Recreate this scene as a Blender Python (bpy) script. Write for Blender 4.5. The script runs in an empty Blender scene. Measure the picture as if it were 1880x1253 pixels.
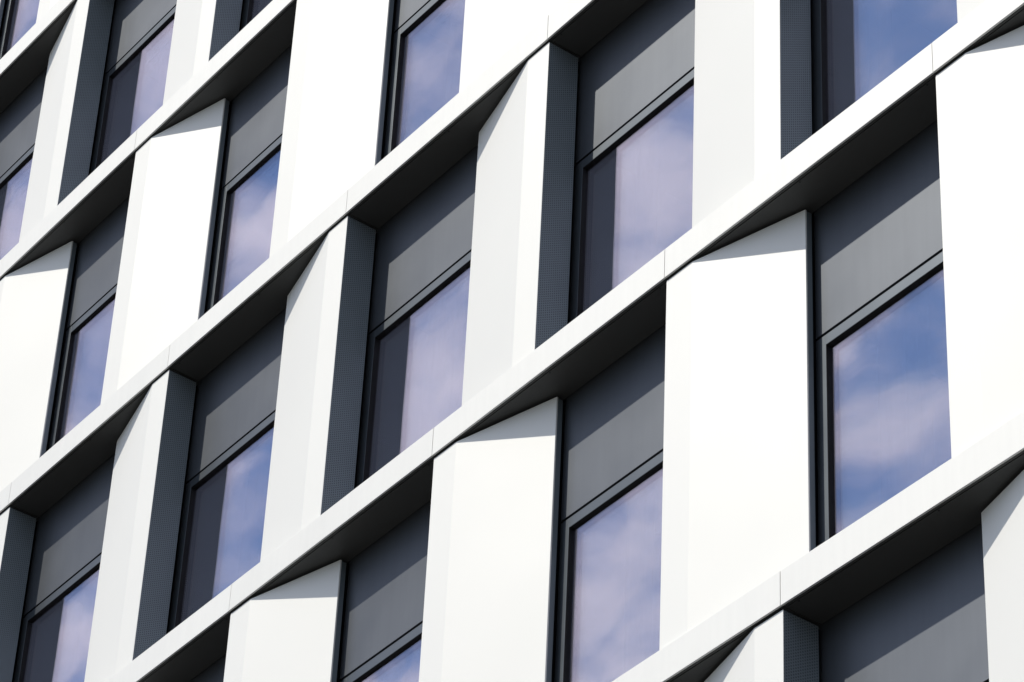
import bpy, bmesh, math, random
from mathutils import Vector, Matrix

random.seed(7)
sc = bpy.context.scene
col = sc.collection

# ------------------------------------------------------------------ camera
S = 2.75                                   # metres per facade module
CAM = Vector((7.04478, -4.31402, 0.0)) * S
CAM.z = 1.65
Z0 = 9.25138 * S + 1.65                    # height of band 0's underside
YAW, PITCH, ROLL = 0.95822, 0.65810, 0.05305
fwd = Vector((-math.sin(YAW) * math.cos(PITCH), math.cos(YAW) * math.cos(PITCH), math.sin(PITCH)))
rgt0 = Vector((math.cos(YAW), math.sin(YAW), 0))
up0 = rgt0.cross(fwd)
rgt = math.cos(ROLL) * rgt0 + math.sin(ROLL) * up0
up = -math.sin(ROLL) * rgt0 + math.cos(ROLL) * up0
cd = bpy.data.cameras.new('camera')
cd.sensor_width = 36.0
cd.lens = 6517.15 * 36.0 / 1880.0
cd.clip_end = 2000
cam = bpy.data.objects.new('camera', cd)
M = Matrix((rgt, up, -fwd)).transposed().to_4x4()
M.translation = CAM
cam.matrix_world = M
col.objects.link(cam)
sc.camera = cam

# ------------------------------------------------------------------ light
sun_to = Vector((-0.628, -1.0, 1.466)).normalized()      # from the wall towards the sun
sl = bpy.data.lights.new('sun', 'SUN')
sl.energy = 3.05
sl.angle = math.radians(0.53)
sl.color = (1.0, 0.955, 0.865)
so = bpy.data.objects.new('sun', sl)
so.rotation_euler = sun_to.to_track_quat('Z', 'Y').to_euler()
so.location = (0, -20, 60)
col.objects.link(so)

world = bpy.data.worlds.new('World')
sc.world = world
world.use_nodes = True
nt = world.node_tree
nt.nodes.clear()


def node(tree, kind, **kw):
    n = tree.nodes.new(kind)
    for k, val in kw.items():
        setattr(n, k, val)
    return n


def math_node(tree, op, a, b=None, c=None, clamp=False):
    n = tree.nodes.new('ShaderNodeMath')
    n.operation = op
    n.use_clamp = clamp
    for i, s in enumerate((a, b, c)):
        if s is None:
            continue
        if isinstance(s, (int, float)):
            n.inputs[i].default_value = s
        else:
            tree.links.new(s, n.inputs[i])
    return n.outputs[0]


sky = node(nt, 'ShaderNodeTexSky', sky_type='NISHITA', sun_disc=False)
sky.sun_elevation = math.asin(sun_to.z)
sky.sun_rotation = math.atan2(sun_to.x, sun_to.y) % (2 * math.pi)
sky.air_density = 1.0
sky.dust_density = 0.15
sky.ozone_density = 1.2
tc = node(nt, 'ShaderNodeTexCoord')
sep = node(nt, 'ShaderNodeSeparateXYZ')
nt.links.new(tc.outputs['Generated'], sep.inputs[0])
zz = math_node(nt, 'ADD', math_node(nt, 'MAXIMUM', sep.outputs[2], 0.0), 0.12)
px = math_node(nt, 'DIVIDE', sep.outputs[0], zz)
py = math_node(nt, 'DIVIDE', sep.outputs[1], zz)
comb = node(nt, 'ShaderNodeCombineXYZ')
nt.links.new(px, comb.inputs[0])
nt.links.new(py, comb.inputs[1])
mp = node(nt, 'ShaderNodeMapping')
mp.inputs['Rotation'].default_value = (0, 0, math.radians(0.3144))
mp.inputs['Scale'].default_value = (1.0, 1.7, 1.0)
mp.inputs['Location'].default_value = (2.6879, 0.7924, 0)
nt.links.new(comb.outputs[0], mp.inputs[0])
n1 = node(nt, 'ShaderNodeTexNoise')
n1.inputs['Scale'].default_value = 9.1695
n1.inputs['Detail'].default_value = 7.0
n1.inputs['Roughness'].default_value = 0.56
n1.inputs['Distortion'].default_value = 0.25
nt.links.new(mp.outputs[0], n1.inputs['Vector'])
cr = node(nt, 'ShaderNodeValToRGB')
cr.color_ramp.interpolation = 'EASE'
cr.color_ramp.elements[0].position = 0.335
cr.color_ramp.elements[1].position = 0.63
nt.links.new(n1.outputs['Fac'], cr.inputs[0])
n2 = node(nt, 'ShaderNodeTexNoise')
n2.inputs['Scale'].default_value = 16.0
n2.inputs['Detail'].default_value = 4.0
nt.links.new(mp.outputs[0], n2.inputs['Vector'])
cc = node(nt, 'ShaderNodeMix', data_type='RGBA')
cc.inputs['A'].default_value = (6.4, 6.6, 8.1, 1)      # cloud bases
cc.inputs['B'].default_value = (12.6, 12.2, 12.5, 1)   # cloud tops
nt.links.new(n2.outputs['Fac'], cc.inputs['Factor'])
cm = node(nt, 'ShaderNodeMix', data_type='RGBA')
nt.links.new(math_node(nt, 'MULTIPLY_ADD', cr.outputs[0], 0.77, 0.07), cm.inputs['Factor'])
tintn = node(nt, 'ShaderNodeMix', data_type='RGBA', blend_type='MULTIPLY')
tintn.inputs['Factor'].default_value = 1.0
tintn.inputs['B'].default_value = (0.68, 0.92, 1.12, 1)      # deep, polarised blue
nt.links.new(sky.outputs[0], tintn.inputs['A'])
nt.links.new(tintn.outputs['Result'], cm.inputs['A'])
nt.links.new(cc.outputs['Result'], cm.inputs['B'])
bg = node(nt, 'ShaderNodeBackground')
bg.inputs['Strength'].default_value = 0.092
nt.links.new(cm.outputs['Result'], bg.inputs['Color'])
wo = node(nt, 'ShaderNodeOutputWorld')
nt.links.new(bg.outputs[0], wo.inputs['Surface'])

sc.view_settings.view_transform = 'Standard'
sc.view_settings.look = 'None'
sc.view_settings.gamma = 1.0
sc.view_settings.exposure = 0.07
sc.view_settings.use_curve_mapping = False
sc.render.engine = 'CYCLES'
sc.cycles.use_denoising = True
sc.cycles.sample_clamp_indirect = 5.0
sc.cycles.max_bounces = 10
sc.cycles.transparent_max_bounces = 16
sc.cycles.glossy_bounces = 8


# ------------------------------------------------------------------ materials
def new_mat(name):
    m = bpy.data.materials.new(name)
    m.use_nodes = True
    t = m.node_tree
    return m, t, t.nodes['Principled BSDF']


def painted_metal(name, c, rough, metallic, spec=0.5, var=0.03, nscale=0.7, streak=0.0, bump=0.0015, rvar=0.05, joint=None):
    """Satin coil-coated sheet: faint tone drift, optional rain streaks, slight oil-canning."""
    m, t, p = new_mat(name)
    tc = node(t, 'ShaderNodeTexCoord')
    oi = node(t, 'ShaderNodeObjectInfo')
    off = node(t, 'ShaderNodeVectorMath', operation='ADD')
    sc3 = node(t, 'ShaderNodeVectorMath', operation='SCALE')
    t.links.new(oi.outputs['Location'], sc3.inputs[0])
    sc3.inputs['Scale'].default_value = 1.37
    t.links.new(tc.outputs['Object'], off.inputs[0])
    t.links.new(sc3.outputs[0], off.inputs[1])
    n = node(t, 'ShaderNodeTexNoise')
    n.inputs['Scale'].default_value = nscale
    n.inputs['Detail'].default_value = 3
    t.links.new(off.outputs[0], n.inputs['Vector'])
    f = math_node(t, 'MULTIPLY_ADD', n.outputs['Fac'], var * 2, 1 - var)
    f = math_node(t, 'MULTIPLY', f, math_node(t, 'MULTIPLY_ADD', oi.outputs['Random'], var * 1.2, 1 - var * .6))
    if streak > 0:
        mpn = node(t, 'ShaderNodeMapping')
        mpn.inputs['Scale'].default_value = (18, 18, 1.2)
        t.links.new(off.outputs[0], mpn.inputs[0])
        ns = node(t, 'ShaderNodeTexNoise')
        ns.inputs['Scale'].default_value = 1.0
        ns.inputs['Detail'].default_value = 5
        t.links.new(mpn.outputs[0], ns.inputs['Vector'])
        nb = node(t, 'ShaderNodeTexNoise')
        nb.inputs['Scale'].default_value = 2.3
        nb.inputs['Detail'].default_value = 6
        nb.inputs['Roughness'].default_value = 0.65
        t.links.new(off.outputs[0], nb.inputs['Vector'])
        s1 = math_node(t, 'MULTIPLY_ADD', ns.outputs['Fac'], streak * 2, 1 - streak)
        blot = math_node(t, 'MULTIPLY', math_node(t, 'SUBTRACT', nb.outputs['Fac'], 0.58, clamp=True), streak * 5)
        f = math_node(t, 'MULTIPLY', f, math_node(t, 'SUBTRACT', s1, blot))
    v = node(t, 'ShaderNodeVectorMath', operation='SCALE')
    v.inputs[0].default_value = c
    t.links.new(f, v.inputs['Scale'])
    t.links.new(v.outputs[0], p.inputs['Base Color'])
    p.inputs['Metallic'].default_value = metallic
    p.inputs['Specular IOR Level'].default_value = spec
    r = math_node(t, 'MULTIPLY_ADD', n.outputs['Fac'], rvar * 2, rough - rvar)
    t.links.new(r, p.inputs['Roughness'])
    if bump > 0:
        b = node(t, 'ShaderNodeBump')
        b.inputs['Strength'].default_value = 1.0
        b.inputs['Distance'].default_value = bump
        nbm = node(t, 'ShaderNodeTexNoise')
        nbm.inputs['Scale'].default_value = 1.1
        nbm.inputs['Detail'].default_value = 1
        t.links.new(off.outputs[0], nbm.inputs['Vector'])
        t.links.new(nbm.outputs['Fac'], b.inputs['Height'])
        t.links.new(b.outputs[0], p.inputs['Normal'])
    return m


WHITE = painted_metal('white_pearl_coated_sheet', (0.85, 0.84, 0.795), 0.61, 0.15, var=0.016, bump=0.003)
FASCIA = painted_metal('white_fascia_sheet', (0.84, 0.832, 0.79), 0.60, 0.12, var=0.03, nscale=1.4, streak=0.035, bump=0.002)
SPANDREL = painted_metal('graphite_spandrel_sheet', (0.122, 0.131, 0.144), 0.47, 0.90, var=0.09, nscale=1.8, streak=0.06, bump=0.002)
FRAME = painted_metal('graphite_frame_coat', (0.115, 0.129, 0.142), 0.42, 0.93, var=0.05, nscale=3, bump=0)
RETURN = painted_metal('graphite_return_sheet', (0.20, 0.235, 0.255), 0.45, 0.5, var=0.05, nscale=2, bump=0)
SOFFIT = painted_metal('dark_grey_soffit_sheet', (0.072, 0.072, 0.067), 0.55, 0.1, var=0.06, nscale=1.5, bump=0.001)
LEDGE = painted_metal('ledge_sheet', (0.42, 0.43, 0.44), 0.5, 0.2, var=0.05)
SLAB = painted_metal('raw_concrete', (0.28, 0.275, 0.265), 0.85, 0.0, var=0.1, bump=0)
PLASTER = painted_metal('interior_plaster', (0.40, 0.40, 0.40), 0.9, 0.0, var=0.03, bump=0)
CURTAIN = painted_metal('light_curtain_cloth', (0.62, 0.61, 0.60), 0.95, 0.0, spec=0.1, var=0.05, nscale=6, bump=0)


def simple(name, c, rough, metallic=0.0, spec=0.5):
    m, t, p = new_mat(name)
    n = node(t, 'ShaderNodeTexNoise')
    n.inputs['Scale'].default_value = 9
    v = node(t, 'ShaderNodeVectorMath', operation='SCALE')
    v.inputs[0].default_value = c
    t.links.new(math_node(t, 'MULTIPLY_ADD', n.outputs['Fac'], 0.3, 0.85), v.inputs['Scale'])
    t.links.new(v.outputs[0], p.inputs['Base Color'])
    p.inputs['Roughness'].default_value = rough
    p.inputs['Metallic'].default_value = metallic
    p.inputs['Specular IOR Level'].default_value = spec
    return m


GASKET = simple('black_rubber', (0.010, 0.010, 0.011), 0.65, spec=0.25)
MEMBRANE = simple('black_facade_membrane', (0.008, 0.008, 0.009), 0.9, spec=0.1)
STEEL = simple('dark_screw_head', (0.03, 0.03, 0.03), 0.4, 0.6)
RAIL = simple('dark_curtain_rail', (0.03, 0.03, 0.035), 0.5, 0.2)


def perforated(name):
    m, t, p = new_mat(name)
    tc = node(t, 'ShaderNodeTexCoord')
    sp = node(t, 'ShaderNodeSeparateXYZ')
    t.links.new(tc.outputs['Object'], sp.inputs[0])
    pitch = 0.0189
    u = math_node(t, 'DIVIDE', sp.outputs[1], pitch)
    cl = math_node(t, 'FLOOR', u)
    fu = math_node(t, 'SUBTRACT', math_node(t, 'FRACT', u), 0.5)
    vv = math_node(t, 'MULTIPLY_ADD', cl, 0.5, math_node(t, 'DIVIDE', sp.outputs[2], pitch * 1.155))
    fv = math_node(t, 'SUBTRACT', math_node(t, 'FRACT', vv), 0.5)
    d = math_node(t, 'SQRT', math_node(t, 'ADD', math_node(t, 'MULTIPLY', fu, fu), math_node(t, 'MULTIPLY', fv, fv)))
    hole = math_node(t, 'LESS_THAN', d, 0.31)
    mx = node(t, 'ShaderNodeMix', data_type='RGBA')
    n = node(t, 'ShaderNodeTexNoise')
    n.inputs['Scale'].default_value = 1.5
    t.links.new(tc.outputs['Object'], n.inputs['Vector'])
    v = node(t, 'ShaderNodeVectorMath', operation='SCALE')
    v.inputs[0].default_value = (0.20, 0.235, 0.26)
    t.links.new(math_node(t, 'MULTIPLY_ADD', n.outputs['Fac'], 0.24, 0.88), v.inputs['Scale'])
    t.links.new(v.outputs[0], mx.inputs['A'])
    mx.inputs['B'].default_value = (0.122, 0.146, 0.162, 1)
    t.links.new(hole, mx.inputs['Factor'])
    t.links.new(mx.outputs['Result'], p.inputs['Base Color'])
    p.inputs['Metallic'].default_value = 0.3
    t.links.new(math_node(t, 'MULTIPLY_ADD', hole, 0.4, 0.5), p.inputs['Roughness'])
    t.links.new(math_node(t, 'MULTIPLY_ADD', hole, -0.3, 0.5), p.inputs['Specular IOR Level'])
    bp = node(t, 'ShaderNodeBump')
    bp.inputs['Distance'].default_value = 0.002
    bp.inputs['Strength'].default_value = 0.4
    t.links.new(math_node(t, 'SUBTRACT', 1.0, hole), bp.inputs['Height'])
    t.links.new(bp.outputs[0], p.inputs['Normal'])
    return m


PERF = perforated('graphite_perforated_sheet')


def glass(name, refl, tint, r0):
    m, t, p = new_mat(name)
    t.nodes.remove(p)
    out = t.nodes['Material Output']
    tr = node(t, 'ShaderNodeBsdfTransparent')
    tr.inputs[0].default_value = tint
    gl = node(t, 'ShaderNodeBsdfGlossy')
    gl.inputs['Color'].default_value = refl
    gl.inputs['Roughness'].default_value = 0.0
    fr = node(t, 'ShaderNodeLayerWeight')
    fr.inputs['Blend'].default_value = 0.5
    fac = math_node(t, 'MULTIPLY_ADD', math_node(t, 'POWER', fr.outputs['Facing'], 4.0), 0.6, r0, clamp=True)
    tc = node(t, 'ShaderNodeTexCoord')
    oi = node(t, 'ShaderNodeObjectInfo')
    ad = node(t, 'ShaderNodeVectorMath', operation='ADD')
    t.links.new(tc.outputs['Object'], ad.inputs[0])
    t.links.new(oi.outputs['Location'], ad.inputs[1])
    n = node(t, 'ShaderNodeTexNoise')
    n.inputs['Scale'].default_value = 1.3
    n.inputs['Detail'].default_value = 0.5
    t.links.new(ad.outputs[0], n.inputs['Vector'])
    b = node(t, 'ShaderNodeBump')
    b.inputs['Distance'].default_value = 0.0014
    b.inputs['Strength'].default_value = 1.0
    t.links.new(n.outputs['Fac'], b.inputs['Height'])
    t.links.new(b.outputs[0], gl.inputs['Normal'])
    mx = node(t, 'ShaderNodeMixShader')
    t.links.new(fac, mx.inputs[0])
    t.links.new(tr.outputs[0], mx.inputs[1])
    t.links.new(gl.outputs[0], mx.inputs[2])
    t.links.new(mx.outputs[0], out.inputs['Surface'])
    return m


GLASS_OUT = glass('solar_glass_outer', (0.98, 0.89, 0.99, 1), (0.96, 0.96, 0.97, 1), 0.25)
GLASS_IN = glass('solar_glass_inner', (0.84, 0.97, 1.0, 1), (0.96, 0.97, 0.97, 1), 0.36)


def paving():
    m, t, p = new_mat('grey_street_paving')
    tc = node(t, 'ShaderNodeTexCoord')
    br = node(t, 'ShaderNodeTexBrick')
    br.inputs['Scale'].default_value = 1.0
    br.inputs['Brick Width'].default_value = 0.6
    br.inputs['Row Height'].default_value = 0.3
    br.inputs['Mortar Size'].default_value = 0.006
    br.inputs['Color1'].default_value = (0.062, 0.061, 0.058, 1)
    br.inputs['Color2'].default_value = (0.08, 0.078, 0.075, 1)
    br.inputs['Mortar'].default_value = (0.05, 0.05, 0.05, 1)
    t.links.new(tc.outputs['Object'], br.inputs['Vector'])
    t.links.new(br.outputs['Color'], p.inputs['Base Color'])
    p.inputs['Roughness'].default_value = 0.85
    return m


PAVING = paving()


# ------------------------------------------------------------------ helpers
def bm_box(bm, x0, x1, y0, y1, z0, z1):
    vs = [bm.verts.new(c) for c in ((x0, y0, z0), (x1, y0, z0), (x1, y1, z0), (x0, y1, z0),
                                    (x0, y0, z1), (x1, y0, z1), (x1, y1, z1), (x0, y1, z1))]
    for f in ((0, 3, 2, 1), (4, 5, 6, 7), (0, 1, 5, 4), (1, 2, 6, 5), (2, 3, 7, 6), (3, 0, 4, 7)):
        bm.faces.new([vs[i] for i in f])


def bm_prism(bm, prof, z0, z1):
    """prof: counter-clockwise (x, y) outline seen from above."""
    lo = [bm.verts.new((x, y, z0)) for x, y in prof]
    hi = [bm.verts.new((x, y, z1)) for x, y in prof]
    n = len(prof)
    for i in range(n):
        j = (i + 1) % n
        bm.faces.new((lo[i], lo[j], hi[j], hi[i]))
    bm.faces.new(hi)
    bm.faces.new(lo[::-1])


def mesh(name, bm, mat, bevel=0.0):
    bmesh.ops.recalc_face_normals(bm, faces=bm.faces)
    if bevel > 0:
        bmesh.ops.bevel(bm, geom=list(bm.edges), offset=bevel, segments=2, affect='EDGES', profile=0.5)
    me = bpy.data.meshes.new(name)
    bm.to_mesh(me)
    bm.free()
    me.materials.append(mat)
    return me


def put(name, me, parent, loc=(0, 0, 0), rot=(0, 0, 0)):
    o = bpy.data.objects.new(name, me)
    o.location = loc
    o.rotation_euler = rot
    o.parent = parent
    col.objects.link(o)
    return o


# ------------------------------------------------------------------ ground
gb = bmesh.new()
g = [gb.verts.new(c) for c in ((-400, -400, 0), (400, -400, 0), (400, 400, 0), (-400, 400, 0))]
gb.faces.new(g)
ground = put('ground', mesh('ground', gb, PAVING), None)
ground['kind'] = 'structure'

# ------------------------------------------------------------------ facade dimensions (modules * S)
H = 1.2119 * S
HB = 0.09283 * S          # fascia height
FR = 0.00826 * S          # pier front behind fascia face
GAP = 0.0077 * S          # shadow gap above the piers
D = 0.1121 * S            # back edge of the cladding
DW = 0.1233 * S           # window and spandrel plane
OFFB = 0.55756 * S        # odd bands are shifted by this much
SEAM0, SEAM1 = -0.3920 * S, -0.4005 * S
F_TOP = 0.0300 * S
F_SIDE = 0.0360 * S
WIN_W = 0.575 * S
GREC = 0.0100 * S         # glass behind frame face
CELL_LO = -H + HB         # ledge height below a band's underside
A = dict(s=0.09889 * S, l=0.34107 * S, p=0.08623 * S)
B = dict(s=0.10231 * S, l=0.33455 * S, p=0.09146 * S)
ROOM = 4.2

bld = bpy.data.objects.new('office_building', None)
bld.location = (0, 0, 0)
col.objects.link(bld)
bld['label'] = 'white and graphite office building facade with staggered folded wall panels and reflective windows'
bld['category'] = 'building'

# fascia: a folded sheet, one panel per module, 3 mm open joints
bm = bmesh.new()
J = 0.0028
bm_box(bm, J, S - J, 0, 0.016, 0, HB)
me_fascia = mesh('fascia_panel', bm, FASCIA, 0.0015)
# dark angle behind the fascia's lower lip
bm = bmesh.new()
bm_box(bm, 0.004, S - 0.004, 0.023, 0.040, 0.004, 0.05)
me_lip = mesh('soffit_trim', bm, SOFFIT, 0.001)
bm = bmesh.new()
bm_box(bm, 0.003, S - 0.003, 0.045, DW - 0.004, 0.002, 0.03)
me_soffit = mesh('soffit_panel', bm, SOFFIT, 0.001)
bm = bmesh.new()
bmesh.ops.create_cone(bm, cap_ends=True, segments=10, radius1=0.007, radius2=0.0045, depth=0.005)
me_screw = mesh('screw_head', bm, STEEL)
bm = bmesh.new()
bm_box(bm, 0, S, 0.0185, DW + 0.1, HB - 0.022, HB - 0.012)
bm_box(bm, 0, S, 0.0185, 0.0215, 0.01, HB - 0.022)
me_ledge = mesh('window_ledge', bm, LEDGE)


def pier_mesh(P, sgn, nm):
    """Folded white sheet: flat strip, slope, hollow back.  sgn -1: strip ends at x=0 and slopes to the left."""
    s, l, p = P['s'], P['l'], P['p']
    th = 0.004
    pr = [(0, FR), (s, FR), (s + l, p), (s + l, p + 0.012), (s + l - 0.02, p + 0.012), (s + l - .02, p + th),
          (s, FR + th), (0.0, FR + th)]
    pr = [(sgn * x, y) for x, y in pr]
    bm = bmesh.new()
    bm_prism(bm, pr, CELL_LO - 0.010, -GAP)
    # top closure sheet
    tp = [(0.008, FR + th + 0.002), (s, FR + th + 0.002), (s + l - 0.024, p + th), (s + l - .024, D - 0.012), (0.008, D - 0.012)]
    bm_prism(bm, [(sgn * x, y) for x, y in tp], -GAP - 0.012, -GAP - 0.008)
    return mesh(nm, bm, WHITE, 0.0)


def return_mesh(P, sgn):
    s, l, p = P['s'], P['l'], P['p']
    x = s + l
    bm = bmesh.new()
    a, b = sorted((sgn * (x - 0.0015), sgn * (x - 0.006)))
    bm_box(bm, a, b, p + 0.0125, D, CELL_LO - 0.010, -GAP - 0.006)
    return mesh('edge_return', bm, RETURN)


def perf_mesh(sgn):
    bm = bmesh.new()
    a, b = sorted((-sgn * 0.0, sgn * 0.003))
    bm_box(bm, a, b, FR + 0.0045, D, CELL_LO - 0.010, -GAP - 0.001)
    return mesh('perforated_panel', bm, PERF)


pier = {'A': pier_mesh(A, -1, 'folded_wall_panel'), 'B': pier_mesh(B, 1, 'folded_wall_panel')}
ret = {'A': return_mesh(A, -1), 'B': return_mesh(B, 1)}
perf = {'A': perf_mesh(-1), 'B': perf_mesh(1)}


def backing(P, sgn):
    x = P['s'] + P['l']
    bm = bmesh.new()
    a, b = sorted((sgn * 0.05, sgn * (x - 0.05)))
    bm_box(bm, a, b, DW + 0.012, DW + 0.10, CELL_LO, 0.0)
    return mesh('backing_panel', bm, MEMBRANE)


back = {'A': backing(A, -1), 'B': backing(B, 1)}

# window unit, local origin at frame's top left corner, z = 0 at the band underside
wz0, wz1 = CELL_LO - 0.005, SEAM1
bm = bmesh.new()
FD = 0.11
bm_box(bm, 0, F_SIDE, 0, FD, wz0, wz1)
bm_box(bm, WIN_W - F_SIDE, WIN_W, 0, FD, wz0, wz1)
bm_box(bm, F_SIDE, WIN_W - F_SIDE, 0.0003, FD, wz1 - F_TOP, wz1)
bm_box(bm, F_SIDE, WIN_W - F_SIDE, 0.0003, FD, wz0, wz0 + F_TOP)
me_frame = mesh('window', bm, FRAME, 0.0016)
gx0, gx1, gz0, gz1 = F_SIDE, WIN_W - F_SIDE, wz0 + F_TOP, wz1 - F_TOP
bm = bmesh.new()
gt = 0.0025
gy0, gy1 = 0.0025, GREC + 0.034
bm_box(bm, gx0 - .001, gx0 + gt, gy0, gy1, gz0, gz1)
bm_box(bm, gx1 - gt, gx1 + .001, gy0, gy1, gz0, gz1)
bm_box(bm, gx0 + gt, gx1 - gt, gy0, gy1, gz1 - gt, gz1 + .001)
bm_box(bm, gx0 + gt, gx1 - gt, gy0, gy1, gz0 - .001, gz0 + gt)
me_gasket = mesh('gasket', bm, GASKET)
cxm, czm = (gx0 + gx1) / 2, (gz0 + gz1) / 2


def pane(mat):
    bm = bmesh.new()
    bm_box(bm, gx0 - cxm, gx1 - cxm, 0, 0.006, gz0 - czm, gz1 - czm)
    return mesh('glass_pane', bm, mat)


me_pane_o, me_pane_i = pane(GLASS_OUT), pane(GLASS_IN)
# spandrel panel above the window
bm = bmesh.new()
bm_box(bm, 0, WIN_W, 0.0, 0.03, SEAM0, 0.035)
me_spandrel = mesh('spandrel_panel', bm, SPANDREL, 0.0012)
bm = bmesh.new()
bm_box(bm, 0.0, WIN_W, 0.028, 0.034, SEAM1 - 0.01, SEAM0 + 0.01)
me_seam = mesh('seam_gasket', bm, GASKET)

# rooms behind: slabs, ceilings, partitions, curtain rails and curtains
CEIL = -0.115 * S
bm = bmesh.new()
bm_box(bm, 0, S, DW + 0.11, ROOM, CEIL, CEIL + 0.02)
me_ceiling = mesh('ceiling_board', bm, PLASTER)
bm = bmesh.new()
bm_box(bm, 0, S, DW + 0.12, ROOM, HB - 0.02, HB + 0.01)
bm_box(bm, 0, S, DW + 0.12, DW + 0.3, 0.0, HB - 0.021)
me_slab = mesh('floor_slab', bm, SLAB)
bm = bmesh.new()
bm_box(bm, -0.06, 0.06, DW + 0.115, ROOM, CELL_LO + 0.012, CEIL - 0.001)
me_part = mesh('partition_wall', bm, PLASTER)
bm = bmesh.new()
bm_box(bm, 0, S, ROOM, ROOM + 0.1, CELL_LO + 0.012, CEIL + .02)
me_rear = mesh('rear_wall', bm, PLASTER)
RY = 0.62
bm = bmesh.new()
bm_box(bm, -0.32, WIN_W + 0.3, RY, RY + 0.016, CEIL - 0.022, CEIL - 0.001)
bm_box(bm, -0.32, WIN_W + 0.3, RY + 0.075, RY + 0.091, CEIL - 0.022, CEIL - 0.001)
me_rail = mesh('curtain_rail', bm, RAIL)


def curtain(w, seed):
    rnd = random.Random(seed)
    bm = bmesh.new()
    n = int(w / 0.022)
    ph = rnd.random() * 6
    prev = None
    for i in range(n + 1):
        x = i * w / n
        y = RY + 0.045 + 0.028 * math.sin(ph + i * 0.95 + 0.5 * math.sin(i * .37))
        a = bm.verts.new((x, y, CELL_LO + 0.03))
        b = bm.verts.new((x + 0.004 * math.sin(i), y * .5 + (RY + .045) * .5, CEIL - 0.024))
        if prev:
            f = bm.faces.new((prev[0], a, b, prev[1]))
            f.smooth = True
        prev = (a, b)
    ext = bmesh.ops.solidify(bm, geom=list(bm.faces), thickness=0.003)
    return mesh('curtain', bm, CURTAIN)


me_curt = [curtain(w, i) for i, w in enumerate((0.22, 0.30, 0.48, 0.36))]

# ------------------------------------------------------------------ place the modules the street can see
RANGES = {-1: (-5, -2), 0: (-5, 0), 1: (-5, 1), 2: (-4, 3), 3: (-2, 4), 4: (0, 4), 5: (2, 4)}
tilt = random.Random(21)
for b, (i0, i1) in RANGES.items():
    kind = 'A' if b % 2 == 0 else 'B'
    off = 0.0 if kind == 'A' else OFFB
    zb = Z0 - b * H
    for i in range(i0, i1 + 1):
        x = i * S + off
        dz = tilt.uniform(-0.0006, 0.0006)
        put('fascia_panel', me_fascia, bld, (x, tilt.uniform(0, 0.0008), zb + dz))
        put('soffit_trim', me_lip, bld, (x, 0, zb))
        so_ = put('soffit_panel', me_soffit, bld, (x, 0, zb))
        for fx in (0.041, 0.5, 0.959):
            put('screw_head', me_screw, so_, (fx * S, 0.0545, 0.0005))
        put('window_ledge', me_ledge, bld, (x, 0, zb))
        put('floor_slab', me_slab, bld, (x, 0, zb))
        if b == 5:
            continue
        pi = put('folded_wall_panel', pier[kind], bld, (x, 0, zb), (0, 0, tilt.uniform(-0.0015, 0.0015)))
        put('edge_return', ret[kind], pi)
        put('perforated_panel', perf[kind], pi)
        put('backing_panel', back[kind], bld, (x, 0, zb))
        wx = x + (-0.010 * S if kind == 'A' else 0.4335 * S)
        sp_ = put('spandrel_panel', me_spandrel, bld, (wx, DW, zb))
        put('seam_gasket', me_seam, sp_)
        w = put('window', me_frame, bld, (wx, DW, zb))
        put('gasket', me_gasket, w)
        rx, rz = tilt.uniform(-0.006, 0.006), tilt.uniform(-0.006, 0.006)
        put('glass_pane', me_pane_o, w, (cxm, GREC, czm), (rx * .25, 0, rz * .25))
        put('glass_pane', me_pane_i, w, (cxm, GREC + 0.026, czm), (-rx * .15, 0, rz * .3))
        put('curtain_rail', me_rail, w)
        put('curtain', me_curt[(i * 3 + b * 5) % 4], w, (-0.12, 0, 0))
        put('ceiling_board', me_ceiling, bld, (x, 0, zb))
        put('rear_wall', me_rear, bld, (x, 0, zb))
        put('partition_wall', me_part, bld, (x + (-0.22 * S if kind == 'A' else 0.22 * S), 0, zb))
